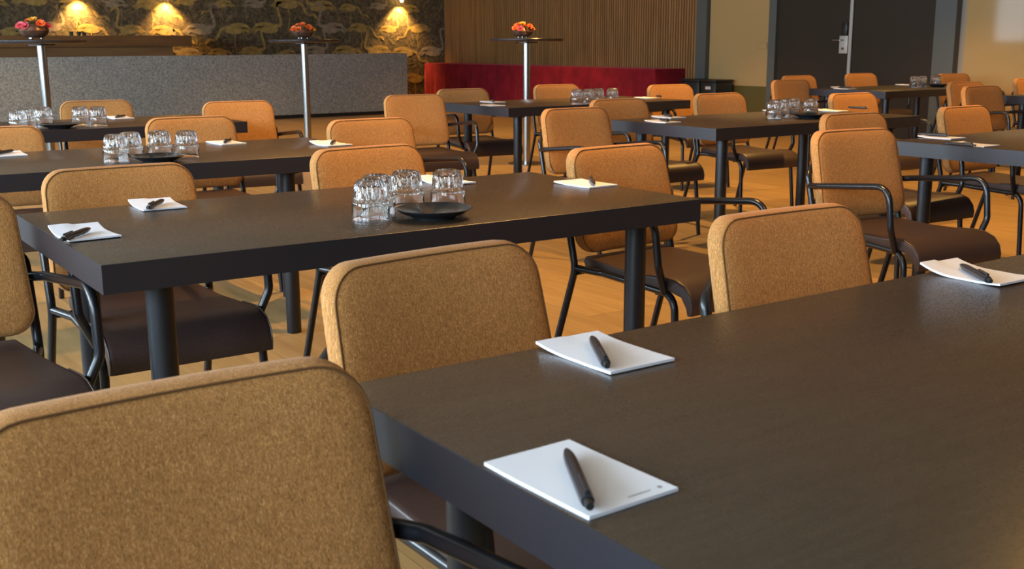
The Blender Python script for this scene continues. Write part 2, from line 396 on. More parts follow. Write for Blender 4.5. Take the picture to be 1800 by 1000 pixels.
# ---------------------------------------------------------------- bar, counters, wall lamps
bar = placed(empty('bar_counter')); tag(bar, 'long low bar front in grey speckled stone before the flamingo wallpaper', 'bar counter')
boxo('front_panel', -2.2, 9.56, 16.9, 17.02, 0.06, 1.01, M['speckle'], bar, 0.004)
boxo('end_panel', 9.44, 9.56, 17.021, 17.6, 0.06, 1.01, M['speckle'], bar, 0.004)
boxo('plinth', -2.2, 9.5, 16.95, 17.01, 0, 0.059, M['bin'], bar)
bc = placed(empty('back_counter')); tag(bc, 'brown wooden counter with a thick overhanging top behind the grey bar', 'counter')
boxo('countertop', -2.2, 6.14, 17.70, 18.5, 1.14, 1.31, M['counter_wood'], bc, 0.006)
boxo('cabinet_body', -2.2, 5.85, 17.76, 18.4, 0, 1.139, M['counter_wood'], bc)
for i, u_ in enumerate((4.36, 4.47, 4.545)):
    bm = lathe(bmesh.new(), [(0, 0), (.024, 0), (.030, .058), (.026, .06), (.021, .006), (0, .006)], 16)
    o = placed(link('candle_cup', bm, M['bin']), u_, 17.86, 1.3105); o.scale = (1, 1, 1.0 if i < 2 else 0.8)
    tag(o, ['left of the three small black cups on the brown counter, nearest the flower bowl', 'middle of the three small black cups on the brown counter', 'smallest, rightmost of the three black cups on the brown counter'][i], 'cup', 'black cups on the brown counter')
lampnames = ['lit wall lamp on the wallpaper above the row of small black cups', 'lit wall lamp above the right end of the brown counter', 'lit wall lamp near the wood slat corner, above the right end of the grey bar']
for i, u_ in enumerate((4.88, 6.33, 10.84)):
    la = placed(empty('wall_lamp'), u_, WB-0.004, -0.03); tag(la, lampnames[i], 'lamp', 'wall lamps over the bar')
    link('mount', lathe(bmesh.new(), [(0, 0), (.045, 0), (.045, .015), (0, .02)], 20), M['lamp_metal'], la).matrix_local = Matrix.Translation((0, -0.0, 2.16)) @ Matrix.Rotation(PI/2, 4, 'X')
    link('arm', tube(bmesh.new(), fillet([(0, -0.01, 2.16), (0, -0.13, 2.16), (0, -0.13, 2.09)], 0.03), 0.008), M['lamp_metal'], la)
    link('lamp_shade', lathe(bmesh.new(), [(.012, 2.10), (.05, 2.08), (.062, 2.03), (.058, 2.03), (.046, 2.075), (.008, 2.094), (.012, 2.10)], 24, (0, -0.13)), M['lamp_metal'], la)
    link('bulb', lathe(bmesh.new(), [(0, 1.965), (.022, 1.975), (.032, 2.0), (.024, 2.035), (.012, 2.06), (0, 2.065)], 16, (0, -0.13)), M['bulb'], la)
    l = bpy.data.lights.new('wall_lamp_light', 'SPOT'); l.energy = 115; l.color = (1.0, 0.55, 0.16); l.spot_size = math.radians(105); l.spot_blend = 0.8; l.shadow_soft_size = 0.03
    lo = bpy.data.objects.new('wall_lamp_light', l); COL.objects.link(lo); lo.location = uv(u_, WB-0.134, 1.93)
    q = uv(u_, WB+0.1, 0.9); lo.rotation_euler = (q-lo.location).to_track_quat('-Z', 'Y').to_euler()

# red draped tables
def drape(u0, u1, v0, v1, zt, seed):
    bm = bmesh.new(); r = random.Random(seed); N = int((v1-v0)/0.035)
    ph = [r.uniform(0, 6) for _ in range(4)]
    rows = []
    def fold(v, z):
        d = (zt-z)/zt
        g = 0.030*math.exp(-((v-17.35)/0.13)**2) + 0.03*math.exp(-((v-17.05)/0.10)**2) + 0.02*math.exp(-((v-14.6)/0.1)**2)+0.02*math.exp(-((v-15.9)/0.08)**2)
        return d*(0.012*math.sin(v*9+ph[0]) + 0.009*math.sin(v*21+ph[1]) + 0.006*math.sin(v*37+ph[2]) + 2.4*g) + 0.02*d
    for j in range(9):
        z = zt - zt*0.985*j/8; row_ = []
        for k in range(N+1):
            v = v0 + (v1-v0)*k/N; row_.append(bm.verts.new((u0-fold(v, z), v, z)))
        rows.append(row_)
    for A, B in zip(rows, rows[1:]):
        for k in range(N): bm.faces.new((A[k], A[k+1], B[k+1], B[k]))
    top = [bm.verts.new((u1, v0 + (v1-v0)*k/N, zt)) for k in range(N+1)]
    for k in range(N): bm.faces.new((rows[0][k], top[k], top[k+1], rows[0][k+1]))
    for side, vv in ((0, v0), (-1, v1)):
        prev = [r_[side] for r_ in rows]
        sgn = -1 if side == 0 else 1
        M_ = 14
        for q in range(1, M_+1):
            cur = [top[side]] if q == M_ else [bm.verts.new((u0+(u1-u0)*q/M_, vv, zt))]
            cur += [bm.verts.new((u0+(u1-u0)*q/M_, vv+sgn*((zt-r_[side].co.z)/zt)*(0.03+0.02*math.sin(q*1.3)), r_[side].co.z)) for r_ in rows[1:]]
            for a in range(len(rows)-1): bm.faces.new((prev[a], cur[a], cur[a+1], prev[a+1]))
            prev = cur
        # top edge triangle closers are coplanar with the top
    return bm
dt = placed(empty('draped_table')); tag(dt, 'long table draped to the floor in dark red velvet along the slatted wall', 'table')
boxo('tabletop', WR-0.60, WR-0.06, 12.58, 19.15, 0.74, 0.775, M['slat_back'], dt)
link('velvet_cloth', drape(WR-0.64, WR-0.045, 12.52, 19.2, 0.79, 5), M['velvet'], dt, True, angle=80)
# bins
for i, (a, b, lab) in enumerate(((11.83, 12.22, 'wide black bin beside the grey pillar at the end of the red table'), (11.50, 11.80, 'narrow black bin with a small grey label, between the wide bin and the dark door'))):
    t = placed(empty('waste_bin'), WR-0.25, (a+b)/2, 0); tag(t, lab, 'bin')
    bm = box(bmesh.new(), -0.17, 0.17, -(b-a)/2, (b-a)/2, 0.0, 0.62, 0.012); link('body', bm, M['bin'], t)
    bm = box(bmesh.new(), -0.18, 0.18, -(b-a)/2-.006, (b-a)/2+.006, 0.621, 0.655, 0.01); link('lid', bm, M['bin'], t)
    if i: boxo('label_sticker', -0.173, -0.1705, -0.055, 0.05, 0.52, 0.56, M['label'], t)

# ---------------------------------------------------------------- meeting tables
TL, TW, TH, TT = 1.695, 0.864, 0.75, 0.064
TABS = {'T1': (0.255, 0.720, 0.0), 'T2': (-0.851, 2.271, 0.008), 'T3': (-1.962, 3.805, 0.040), 'T4': (-2.931, 5.595, 0.0), 'T7': (2.232, 4.426, -0.012),
        'T6': (1.069, 5.869, 0.012), 'T5': (-0.019, 7.792, 0.012), 'T9': (4.508, 8.545, 0.0), 'T8': (3.320, 10.037, 0.0)}
TLAB = {'T1': 'nearest black-brown table, filling the lower right, with three white notepads in view',
        'T2': 'black-brown table at left centre with glasses, a black saucer and four notepads, second nearest',
        'T3': 'black-brown table behind the second nearest one, with glasses and pads, in the left column',
        'T4': 'farthest black-brown table of the left column, nearest the grey bar',
        'T7': 'black-brown table cut by the right edge, with two pads close together at its left end',
        'T6': 'black-brown table in the middle with glasses and saucer, two pads at its left',
        'T5': 'black-brown table nearest the red draped table, with two pads at its left end',
        'T9': 'dark table at the right edge, behind the middle column, mostly cut off by the frame',
        'T8': 'farthest black-brown table, standing in front of the dark door'}
T = {}
t0 = empty('meeting_table')
bm = box(bmesh.new(), 0.0016, TL-0.0016, 0.0016, TW-0.0016, TH-TT+0.001, TH, 0.0012, 2)
o = link('tabletop', bm, M['table'], t0)
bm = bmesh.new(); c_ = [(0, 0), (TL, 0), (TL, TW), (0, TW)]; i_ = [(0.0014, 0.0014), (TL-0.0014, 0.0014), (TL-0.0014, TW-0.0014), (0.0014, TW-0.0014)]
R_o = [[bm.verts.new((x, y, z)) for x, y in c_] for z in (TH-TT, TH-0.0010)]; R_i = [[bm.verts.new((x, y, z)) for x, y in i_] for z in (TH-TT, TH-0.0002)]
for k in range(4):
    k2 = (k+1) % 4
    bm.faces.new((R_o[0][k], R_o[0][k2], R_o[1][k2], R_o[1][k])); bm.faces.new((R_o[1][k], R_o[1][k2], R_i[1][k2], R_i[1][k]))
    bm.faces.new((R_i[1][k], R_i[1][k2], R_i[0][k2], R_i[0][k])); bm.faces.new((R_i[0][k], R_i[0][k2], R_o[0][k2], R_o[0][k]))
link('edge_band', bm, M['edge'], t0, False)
for lx, ly in ((0.145, 0.10), (TL-0.16, 0.10), (0.145, TW-0.10), (TL-0.16, TW-0.10)):
    bm = lathe(bmesh.new(), [(0, 0), (.028, 0), (.030, .004), (.0305, .30), (.0305, TH-TT-.012), (.052, TH-TT-.010), (.052, TH-TT-.0005), (0, TH-TT-.0005)], 24, f=lambda j, a: 1.0 + 0.02*abs(math.cos(4*a)))
    link('leg', bm, M['table_leg'], t0, loc=(lx, ly, 0))
for i, (k, (x, y, dy)) in enumerate(TABS.items()):
    t = t0 if i == 0 else copy_tree(t0)
    t.location = (x, y, 0); t.rotation_euler = (0, 0, PI/2 - 0.965 - dy); tag(t, TLAB[k], 'table', 'dark meeting tables'); T[k] = t
for ch in T['T3'].children:
    if ch.name.startswith('leg') and ch.location.x > 1 and ch.location.y < 0.4: ch.location.x = TL-0.40
def on_table(k, x, y, marg=0.07):
    X, Y, dy = TABS[k]; r = PI/2 - 0.965 - dy; dx, dy_ = x-X, y-Y
    a = dx*math.cos(r)+dy_*math.sin(r); b = -dx*math.sin(r)+dy_*math.cos(r)
    a = min(max(a, marg), TL-marg); b = min(max(b, marg), TW-marg)
    return X+a*math.cos(r)-b*math.sin(r), Y+a*math.sin(r)+b*math.cos(r), r

# ---------------------------------------------------------------- armchairs
BW, BZ0, BZ1, REC, BT = 0.450, 0.478, 0.834, 0.25, 0.05
def back_y(x, z): return (z-BZ0)*REC - 0.016*(x/(BW/2))**2
def flare(z): return 1 + 0.06*(BZ1-z)/(BZ1-BZ0)
def rrect(w, h, r, n=7):
    out = []
    for cx, cz, a0 in ((w-r, h-r, 0), (-(w-r), h-r, PI/2), (-(w-r), -(h-r), PI), (w-r, -(h-r), 1.5*PI)):
        for k in range(n+1):
            a = a0 + PI/2*k/n; out.append((cx+r*math.cos(a), cz+r*math.sin(a)))
    # subdivide the straight runs
    res = []
    for i in range(len(out)):
        a, b = out[i], out[(i+1) % len(out)]; res.append(a); d = math.hypot(b[0]-a[0], b[1]-a[1]); m_ = int(d/0.04)
        for q in range(1, m_+1): res.append((a[0]+(b[0]-a[0])*q/(m_+1), a[1]+(b[1]-a[1])*q/(m_+1)))
    return res
def backrest_bm():
    bm = bmesh.new(); W2, H2, R_ = BW/2, (BZ1-BZ0)/2, 0.062; zc = (BZ0+BZ1)/2
    spec = [(0.045, BT+0.006), (0.012, BT+0.002), (0.002, BT-0.008), (0.0, BT*0.5), (0.002, 0.006), (0.006, 0.0), (0.02, -0.006), (0.05, -0.010), (0.10, -0.012)]
    rings = []
    for ins, dy in spec:
        rings.append([bm.verts.new((x*flare(z+zc), back_y(x, z+zc)+dy, z+zc)) for x, z in rrect_like(W2, H2, R_, ins)])
    for A, B in zip(rings, rings[1:]):
        n = len(A)
        for k in range(n): bm.faces.new((A[k], A[(k+1) % n], B[(k+1) % n], B[k]))
    for rg, dy in ((rings[0], BT+0.007), (rings[-1], -0.012)):
        # cap with strips between left and right halves to keep the bow
        c = bm.verts.new((0, back_y(0, zc)+dy, zc)); n = len(rg)
        for k in range(n): bm.faces.new((rg[k], rg[(k+1) % n], c))
    return bm
_base = rrect(BW/2, (BZ1-BZ0)/2, 0.062)
def rrect_like(W2, H2, R_, ins):
    sx, sz = (W2-ins)/W2, (H2-ins)/H2
    return [(x*sx, z*sz) for x, z in _base]
def taper(y): return 0.84 + 0.16*min(1, max(0, (0.03-y)/0.36))
def seat_bm():
    bm = bmesh.new()
    prof = [(0.035, 0.425), (0.045, 0.445), (0.035, 0.462), (-0.05, 0.459), (-0.17, 0.452), (-0.29, 0.454), (-0.38, 0.460), (-0.43, 0.458), (-0.47, 0.444), (-0.497, 0.415), (-0.506, 0.380), (-0.502, 0.352), (-0.486, 0.350), (-0.478, 0.375), (-0.455, 0.405), (-0.40, 0.417), (-0.2, 0.415)]
    cy = -0.22; cz = 0.436
    xs = [(-0.226, 0.55), (-0.2255, 0.8), (-0.222, 0.94), (-0.212, 1.0), (-0.10, 1.02), (0, 1.03), (0.10, 1.02), (0.212, 1.0), (0.222, 0.94), (0.2255, 0.8), (0.226, 0.55)]
    rings = []
    n = len(prof)
    for x, s in xs:
        ring = []
        for i, (y, z) in enumerate(prof):
            # shrink along local thickness only
            j = min(range(n), key=lambda q: abs(q-(n-1-i)))
            if s <= 1:
                a = prof[i]; b = mate(i, prof); ring.append(bm.verts.new((x, b[0]+(a[0]-b[0])*s, b[1]+(a[1]-b[1])*s)))
            else: ring.append(bm.verts.new((x, y, z+(s-1)*0.05*(1 if i in (3, 4, 5, 6) else 0))))
        rings.append(ring)
    for rg in rings:
        for v in rg: v.co.x *= taper(v.co.y)
    for A, B in zip(rings, rings[1:]):
        for k in range(n): bm.faces.new((A[k], A[(k+1) % n], B[(k+1) % n], B[k]))
    bm.faces.new(rings[0]); bm.faces.new(rings[-1][::-1])
    return bm
def mate(i, prof):
    # midline point of the pad at that place
    mid = [(0.03, .443), (0.03, .443), (0.03, .443), (-.05, .438), (-.17, .434), (-.29, .435), (-.38, .438), (-.43, .433), (-.458, .425), (-.486, .40), (-.492, .375), (-.494, .356), (-.494, .356), (-.492, .375), (-.475, .412), (-.40, .436), (-.2, .434)]
    return mid[i]
def make_chair():
    t = empty('armchair')
    b = link('backrest', backrest_bm(), M['fabric'], t, angle=60)
    W2, H2 = BW/2, (BZ1-BZ0)/2; zc = (BZ0+BZ1)/2
    pts = [(x*flare(z+zc), back_y(x, z+zc)-0.0005, z+zc) for x, z in rrect_like(W2, H2, .062, 0.005)]
    link('piping', tube(bmesh.new(), pts, 0.0016, 6, closed=True), M['piping'], b)
    s_ = link('seat', seat_bm(), M['leather'], t, angle=50)
    for sx in (-1, 1):
        pts = [(sx*0.2235*taper(y), y, z) for y, z in ((-0.30, .4545), (-0.38, .4595), (-0.43, .457), (-0.469, .443), (-0.496, .414), (-0.505, .38), (-0.501, .354))]
        link('seam', tube(bmesh.new(), pts, 0.0022, 6), M['leather'], s_)
        X = sx*0.240
        # rear leg running up as the back support
        pts = fillet([(sx*0.252, 0.165, 0.0), (X, 0.030, 0.425), (X, 0.030+0.235*0.25, 0.425+0.235), (sx*0.165, 0.128, 0.705)], [0.12, 0.04], 6)
        link('rear_leg', tube(bmesh.new(), pts, 0.0125, 12), M['frame'], t)
        # side rail turning down into the front leg
        pts = fillet([(X, 0.040, 0.428), (sx*0.204, -0.07, 0.421), (sx*0.219, -0.425, 0.408), (sx*0.236, -0.455, 0.0)], [0.05, 0.07], 8)
        link('front_leg', tube(bmesh.new(), pts, 0.0125, 12), M['frame'], t)
        # armrest
        yb = 0.030+0.25*0.185
        pts = fillet([(X, yb, 0.612), (sx*0.262, 0.0, 0.622), (sx*0.268, -0.375, 0.660), (sx*0.266, -0.395, 0.500), (sx*0.224, -0.385, 0.409)], [0.05, 0.07, 0.06], 7)
        link('armrest', tube(bmesh.new(), pts, 0.0125, 12), M['frame'], t)
        for yy, xx, in ((0.165, 0.252), (-0.455, 0.236)):
            pass
    link('crossbar', tube(bmesh.new(), [(-0.238, 0.025, 0.412), (0.238, 0.025, 0.412)], 0.009, 10), M['frame'], t)
    link('crossbar', tube(bmesh.new(), [(-0.216, -0.34, 0.401), (0.216, -0.34, 0.401)], 0.008, 10), M['frame'], t)
    return t
CH = {1: [-0.317, 1.096, 0.62], 2: [-1.397, 2.622, 0.654], 3: [-1.147, 3.33, 0.608], 4: [-0.464, 3.948, 0.681], 5: [-0.644, 5.43, 0.577], 6: [-0.649, 7.94, 0.474], 7: [-0.347, 8.928, 0.491], 8: [-2.668, 7.306, 0.505], 9: [-1.577, 5.627, 0.576], 10: [-1.71, 7.155, 0.492], 11: [-2.302, 4.976, 0.53], 12: [0.434, 9.731, 0.491], 13: [1.394, 9.596, 0.472], 14: [0.405, 6.268, 0.588], 15: [0.428, 3.937, 0.665], 16: [0.739, 7.232, 0.559], 17: [1.522, 7.973, 0.516], 18: [2.679, 10.644, 0.503], 19: [3.074, 11.908, 0.494], 20: [3.943, 12.611, 0.486], 21: [2.451, 7.906, 0.541], 22: [1.794, 5.697, 0.544], 23: [1.476, 4.633, 0.493], 24: [2.588, 6.26, 0.621], 25: [3.817, 9.014, 0.52], 26: [4.046, 9.921, 0.525], 27: [4.888, 12.378, 0.454], 28: [5.003, 10.782, 0.53], 29: [0.657, 2.37, 0.59], 30: [-0.084, 1.894, 0.694]}
CLAB = {
    1: 'largest ochre armchair, its back filling the lower left corner',
    2: 'armchair cut off by the left edge, left of the second nearest table',
    3: 'ochre armchair behind the left notepad of the second nearest table',
    4: 'tan armchair right behind the upturned glasses of the second nearest table',
    5: "orange-lit armchair just behind the one at the second table's glasses",
    6: 'armchair, whole back in view, at the left end of the table nearest the red cloth',
    7: 'orange armchair left of the right steel pole, partly behind another back',
    8: 'armchair against the grey bar front beside the left steel pole',
    9: 'tan armchair between the third table and the farthest left table',
    10: 'armchair left of the middle steel pole, black armrest sticking out rightwards',
    11: 'armchair cut off by the left edge behind the third table',
    12: 'orange armchair before the red cloth, just right of the right steel pole',
    13: 'orange armchair before the right end of the red cloth, near the black bins',
    14: "armchair with tall back, behind the one at the second table's right end",
    15: 'armchair tucked at the right end of the second nearest table, leather seat below',
    16: 'armchair showing its upper back left of the two pads on the middle table',
    17: 'orange armchair at the far side of the middle table, left of its glasses',
    18: 'brownish armchair at the left end of the farthest table, before the door frame',
    19: 'armchair peeping out behind the brownish one before the door frame',
    20: 'orange armchair directly below the pale strip between the dark door leaves',
    21: "orange armchair behind the single notepad right of the middle table's saucer",
    22: 'armchair showing only its top behind the one with both armrests in view',
    23: 'armchair with whole back, both black armrests and wide brown seat in view',
    24: 'orange armchair behind the two pads of the table cut by the right edge',
    25: "orange-brown armchair behind the one at the right edge table's two pads",
    26: 'armchair mostly hidden at the right end of the farthest table',
    27: "orange armchair right of the farthest table's glasses, against the door frame",
    28: 'dark ochre armchair cut off by the right edge against the beige panel',
    29: 'ochre armchair at the far side of the nearest table, right of centre',
    30: 'ochre armchair at the far side of the nearest table, left of its far notepad',
}
chair0 = make_chair()
for i, k in enumerate(CH):
    x, y, r = CH[k]
    t = chair0 if i == 0 else copy_tree(chair0)
    t.location = (x, y, 0); t.rotation_euler = (0, 0, r); tag(t, CLAB[k], 'chair', 'ochre armchairs around the tables')

# ---------------------------------------------------------------- notepads and pens
def pad_bm(curl):
    bm = bmesh.new(); w, l, h = 0.0595, 0.0875, 0.0042; NX, NY = 8, 12; g = []
    for lay in (0, 1):
        rows = []
        for i in range(NX+1):
            for_ = []
            for j in range(NY+1):
                x = -w+2*w*i/NX; y = -l+2*l*j/NY
                u_ = max(0, (y/l-0.15)/0.85); c = curl*(u_**2)*0.012*(1 if x < 0 else 0.75) + curl*0.004*max(0, -y/l-.5)
                for_.append(bm.verts.new((x, y, (h if lay else 0.0003)+c)))
            rows.append(for_)
        g.append(rows)
    for i in range(NX):
        for j in range(NY):
            bm.faces.new((g[1][i][j], g[1][i+1][j], g[1][i+1][j+1], g[1][i][j+1])); bm.faces.new((g[0][i][j], g[0][i][j+1], g[0][i+1][j+1], g[0][i+1][j]))
    for i in range(NX):
        bm.faces.new((g[0][i][0], g[0][i+1][0], g[1][i+1][0], g[1][i][0])); bm.faces.new((g[0][i+1][NY], g[0][i][NY], g[1][i][NY], g[1][i+1][NY]))
    for j in range(NY):
        bm.faces.new((g[0][0][j+1], g[0][0][j], g[1][0][j], g[1][0][j+1])); bm.faces.new((g[0][NX][j], g[0][NX][j+1], g[1][NX][j+1], g[1][NX][j]))
    return bm
def make_pad(curl):
    t = empty('notepad'); link('page_block', pad_bm(curl), M['paper'], t, angle=30)
    bm = bmesh.new()
    z = 0.0044 + 0.0001
    for k in range(9):
        x = 0.002+k*0.0034; box(bm, x, x+0.0024, -0.0765, -0.0745, z, z+0.0002)
    o = link('printed_line', bm, M['ink'], t, False); o['kind'] = 'stuff'
    boxo('printed_mark', 0.043, 0.0475, -0.0775, -0.0725, z, z+0.0002, M['ink'], t)
    return t
def make_pen():
    t = empty('ballpoint_pen'); R_ = 0.0052
    bm = lathe(bmesh.new(), [(0, 0), (.0018, .0005), (.0030, .006), (.0046, .018), (.0052, .034), (R_, .07), (R_, .118), (.0048, .126), (0, .127)], 16)
    o = link('barrel', bm, M['pen'], t); o.matrix_local = Matrix.Translation((-0.066, 0, R_)) @ Matrix.Rotation(PI/2, 4, 'Y')
    bm = lathe(bmesh.new(), [(0, .1268), (.0033, .1268), (.0033, .136), (.0028, .138), (0, .138)], 14)
    o = link('push_button', bm, M['bin'], t); o.matrix_local = Matrix.Translation((-0.066, 0, R_)) @ Matrix.Rotation(PI/2, 4, 'Y')
    bm = box(bmesh.new(), 0.018, 0.058, -0.0018, 0.0018, 2*R_+0.0008, 2*R_+0.0026, 0.0006, 1); box(bm, 0.053, 0.058, -0.0018, 0.0018, 2*R_-0.001, 2*R_+0.0007)
    link('clip', bm, M['pen'], t)
    return t
W_ = PI/2
# table, x, y, turn from table, curl, pen (x, y, direction) or None, label
PADS = [('T1', 0.065, 1.102, 0.03, 0.1, (0.066, 1.083, -1.47), 'nearest white notepad with a pen, at the left edge of the nearest table', 'black pen on the nearest notepad'),
        ('T1', 0.134, 1.581, 0.0, 0.5, (0.125, 1.559, -1.5), 'white notepad at the far edge of the nearest table, in front of the central armchair', 'black pen on the notepad before the central armchair'),
        ('T1', 0.905, 2.127, -0.02, 1.3, (0.888, 2.10, -1.6), 'curled white notepad on the nearest table at the right edge of the picture', 'black pen on the curled notepad at the right edge'),
        ('T2', -1.036, 2.631, 0.05, 1.3, (-1.022, 2.59, 1.51), 'curled notepad at the left end of the second nearest table', 'black pen on the curled notepad at the left end of the second table'),
        ('T2', -0.998, 3.123, -0.05, 0.8, (-0.989, 3.085, 1.59), 'notepad at the far edge of the second table, in front of the left armchair', 'black pen on the notepad before the left ochre armchair'),
        ('T2', -0.213, 3.640, 0.0, 1.2, None, 'notepad half hidden behind the upturned glasses of the second table', ''),
        ('T2', 0.262, 3.585, 0.05, 0.3, (0.258, 3.56, -1.56), 'notepad at the right far corner of the second nearest table', 'black pen on the notepad at the right far corner of the second table'),
        ('T3', -2.078, 4.629, 0.0, 0.4, (-2.09, 4.62, 1.5), 'notepad on the third table cut off by the left edge', 'dark pen on the notepad cut off by the left edge'),
        ('T3', -1.304, 5.130, 0.1, 0.2, (-1.292, 5.12, 1.6), 'notepad at the far side of the third table, right of its glasses', 'dark pen on the notepad right of the third table\'s glasses'),
        ('T3', -0.800, 5.035, 0.1, 1.0, (-0.796, 5.02, 1.6), 'curled notepad at the right end of the third table, above an armchair top', 'dark pen on the curled notepad at the third table\'s right end'),
        ('T4', -2.392, 6.90, 0.0, 0.5, (-2.385, 6.89, 1.5), 'notepad on the farthest left table, beside the glasses near the bar', 'dark pen on the notepad nearest the grey bar'),
        ('T5', -0.237, 8.022, 0.0, 0.3, (-0.235, 8.02, 1.7), 'nearer of two notepads at the left end of the table by the red cloth', 'dark pen on the nearer pad of the table by the red cloth'),
        ('T5', -0.141, 8.55, 0.0, 0.3, (-0.139, 8.55, 1.7), 'farther of two notepads at the left end of the table by the red cloth', 'dark pen on the farther pad of the table by the red cloth'),
        ('T5', 1.192, 9.139, 0.0, 0.3, (1.19, 9.13, 1.7), 'notepad at the right far corner of the table by the red cloth', 'dark pen on the pad at the right far corner by the red cloth'),
        ('T6', 0.856, 6.366, 0.0, 0.4, (0.86, 6.36, 1.8), 'nearer of two notepads at the left end of the middle column table', 'dark pen on the nearer pad at the middle table\'s left end'),
        ('T6', 0.931, 6.760, 0.0, 0.4, (0.935, 6.76, 1.8), 'farther of two notepads at the left end of the middle column table', 'dark pen on the farther pad at the middle table\'s left end'),
        ('T6', 1.640, 7.40, 0.0, 0.4, None, 'notepad mostly hidden behind the glasses of the middle column table', ''),
        ('T6', 2.284, 7.440, 0.1, 0.6, (2.28, 7.44, -0.9), 'notepad in front of the orange armchair at the right of the middle column table', 'dark pen on the pad right of the middle table\'s saucer'),
        ('T7', 1.998, 5.265, 0.0, 0.4, (1.98, 5.28, -0.75), 'farther of two notepads at the left end of the table cut by the right edge', 'dark pen on the farther pad of the right edge table'),
        ('T7', 1.901, 4.789, 0.0, 0.6, (1.91, 4.79, -0.95), 'nearer of two notepads at the left end of the table cut by the right edge', 'dark pen on the nearer pad of the right edge table'),
        ('T8', 3.172, 10.93, 0.0, 0.3, None, 'farther of two notepads at the left end of the farthest table', ''),
        ('T8', 3.12, 10.60, 0.0, 0.3, (3.12, 10.6, -0.8), 'nearer of two notepads at the left end of the farthest table', 'dark pen on the nearer pad of the farthest table'),
        ('T8', 3.98, 11.50, 0.0, 0.3, None, 'notepad left of the glasses on the farthest table', ''),
        ('T9', 4.35, 9.36, 0.0, 0.4, (4.36, 9.36, -0.8), 'notepad on the table at the right edge below the dark ochre armchair', 'dark pen on the pad at the far right table')]
pen0 = make_pen(); padc = {}; pfirst = True
for (k, x, y, da, curl, pen, lab, plab) in PADS:
    x, y, r = on_table(k, x, y, 0.066)
    if curl not in padc: padc[curl] = p = make_pad(curl)
    else: p = copy_tree(padc[curl])
    p.location = (x, y, TH+0.0002); p.rotation_euler = (0, 0, r+da); tag(p, lab, 'notepad', 'white notepads on the tables')
    if pen:
        q = pen0 if pfirst else copy_tree(pen0); pfirst = False
        q.scale = (1.12, 1.4, 1.4); q.location = (pen[0], pen[1], TH+0.0056); q.rotation_euler = (0, 0, pen[2] + (0 if pen[2] < 0 else PI)); tag(q, plab, 'pen', 'pens lying on notepads')
        if k in ('T2', 'T3', 'T4'): q.rotation_euler = (0, 0, pen[2]+PI)

# ---------------------------------------------------------------- glasses (stacked upside down) and saucers
def glass_bm():
    # upside down: rim at z=0, ribbed base at the top
    bm = bmesh.new(); n = 108
    outer = [(.0475, 0.0005), (.0478, .030), (.0475, .050), (.0462, .054), (.0425, .057), (.0412, .066), (.0395, .085), (.0365, .099), (.032, .1065), (.025, .109)]
    inn = [(.0, .090), (.022, .0895), (.0285, .084), (.0315, .070), (.0345, .056), (.0415, .049), (.0452, .046), (.0458, .0005)]
    def f(j, a): return 1.0 + (0.11*(abs(math.cos(9*a))-0.5) if 5 <= j <= 8 else (0.03*(abs(math.cos(9*a))-0.5) if j == 9 else 0))
    lathe(bm, outer + [(.020, .1065), (0, .106)], n, f=f)
    bm2 = bmesh.new(); lathe(bm, inn, n)
    bm.verts.ensure_lookup_table()
    # close the rim
    out_ring = [v for v in bm.verts if abs(v.co.z-0.0005) < 1e-6 and abs(v.co.xy.length-.0475) < 1e-5]
    in_ring = [v for v in bm.verts if abs(v.co.z-0.0005) < 1e-6 and abs(v.co.xy.length-.0458) < 1e-5]
    key = lambda v: math.atan2(v.co.y, v.co.x) % (2*PI)
    out_ring.sort(key=key); in_ring.sort(key=key)
    for k_ in range(n): bm.faces.new((out_ring[k_], out_ring[(k_+1) % n], in_ring[(k_+1) % n], in_ring[k_]))
    bm2.free(); return bm
g0 = link('drinking_glass', glass_bm(), M['glass'], angle=60)
STK = {'T2': ([(-0.359, 2.828), (-0.347, 2.922), (-0.278, 3.010), (-0.176, 3.035)], 'the second nearest table', ['leftmost and nearest', 'second, half hidden', 'third', 'rightmost']),
       'T3': ([(-1.511, 4.299), (-1.482, 4.390), (-1.392, 4.43), (-1.295, 4.46)], 'the third table', ['leftmost', 'second', 'third', 'rightmost']),
       'T4': ([(-2.575, 5.93), (-2.528, 6.01), (-2.465, 6.09), (-2.383, 6.16), (-2.295, 6.20)], 'the farthest left table', ['leftmost', 'second', 'middle', 'fourth', 'rightmost']),
       'T5': ([(0.500, 8.165), (0.570, 8.250), (0.640, 8.33), (0.750, 8.385)], 'the table by the red cloth', ['leftmost', 'second', 'third', 'rightmost']),
       'T6': ([(1.535, 6.586), (1.610, 6.690), (1.700, 6.80), (1.785, 6.77)], 'the middle table', ['leftmost', 'second', 'third', 'rightmost']),
       'T8': ([(3.859, 10.851), (3.99, 10.973), (4.161, 11.093)], 'the farthest table', ['leftmost', 'middle', 'rightmost'])}
gf = True
SAUC = {'T2': (-0.203, 2.889), 'T3': (-1.345, 4.29), 'T4': (-2.37, 5.975), 'T6': (1.75, 6.62), 'T8': (4.13, 10.97)}
SAUC = {k: on_table(k, x, y, 0.11)[:2] for k, (x, y) in SAUC.items()}
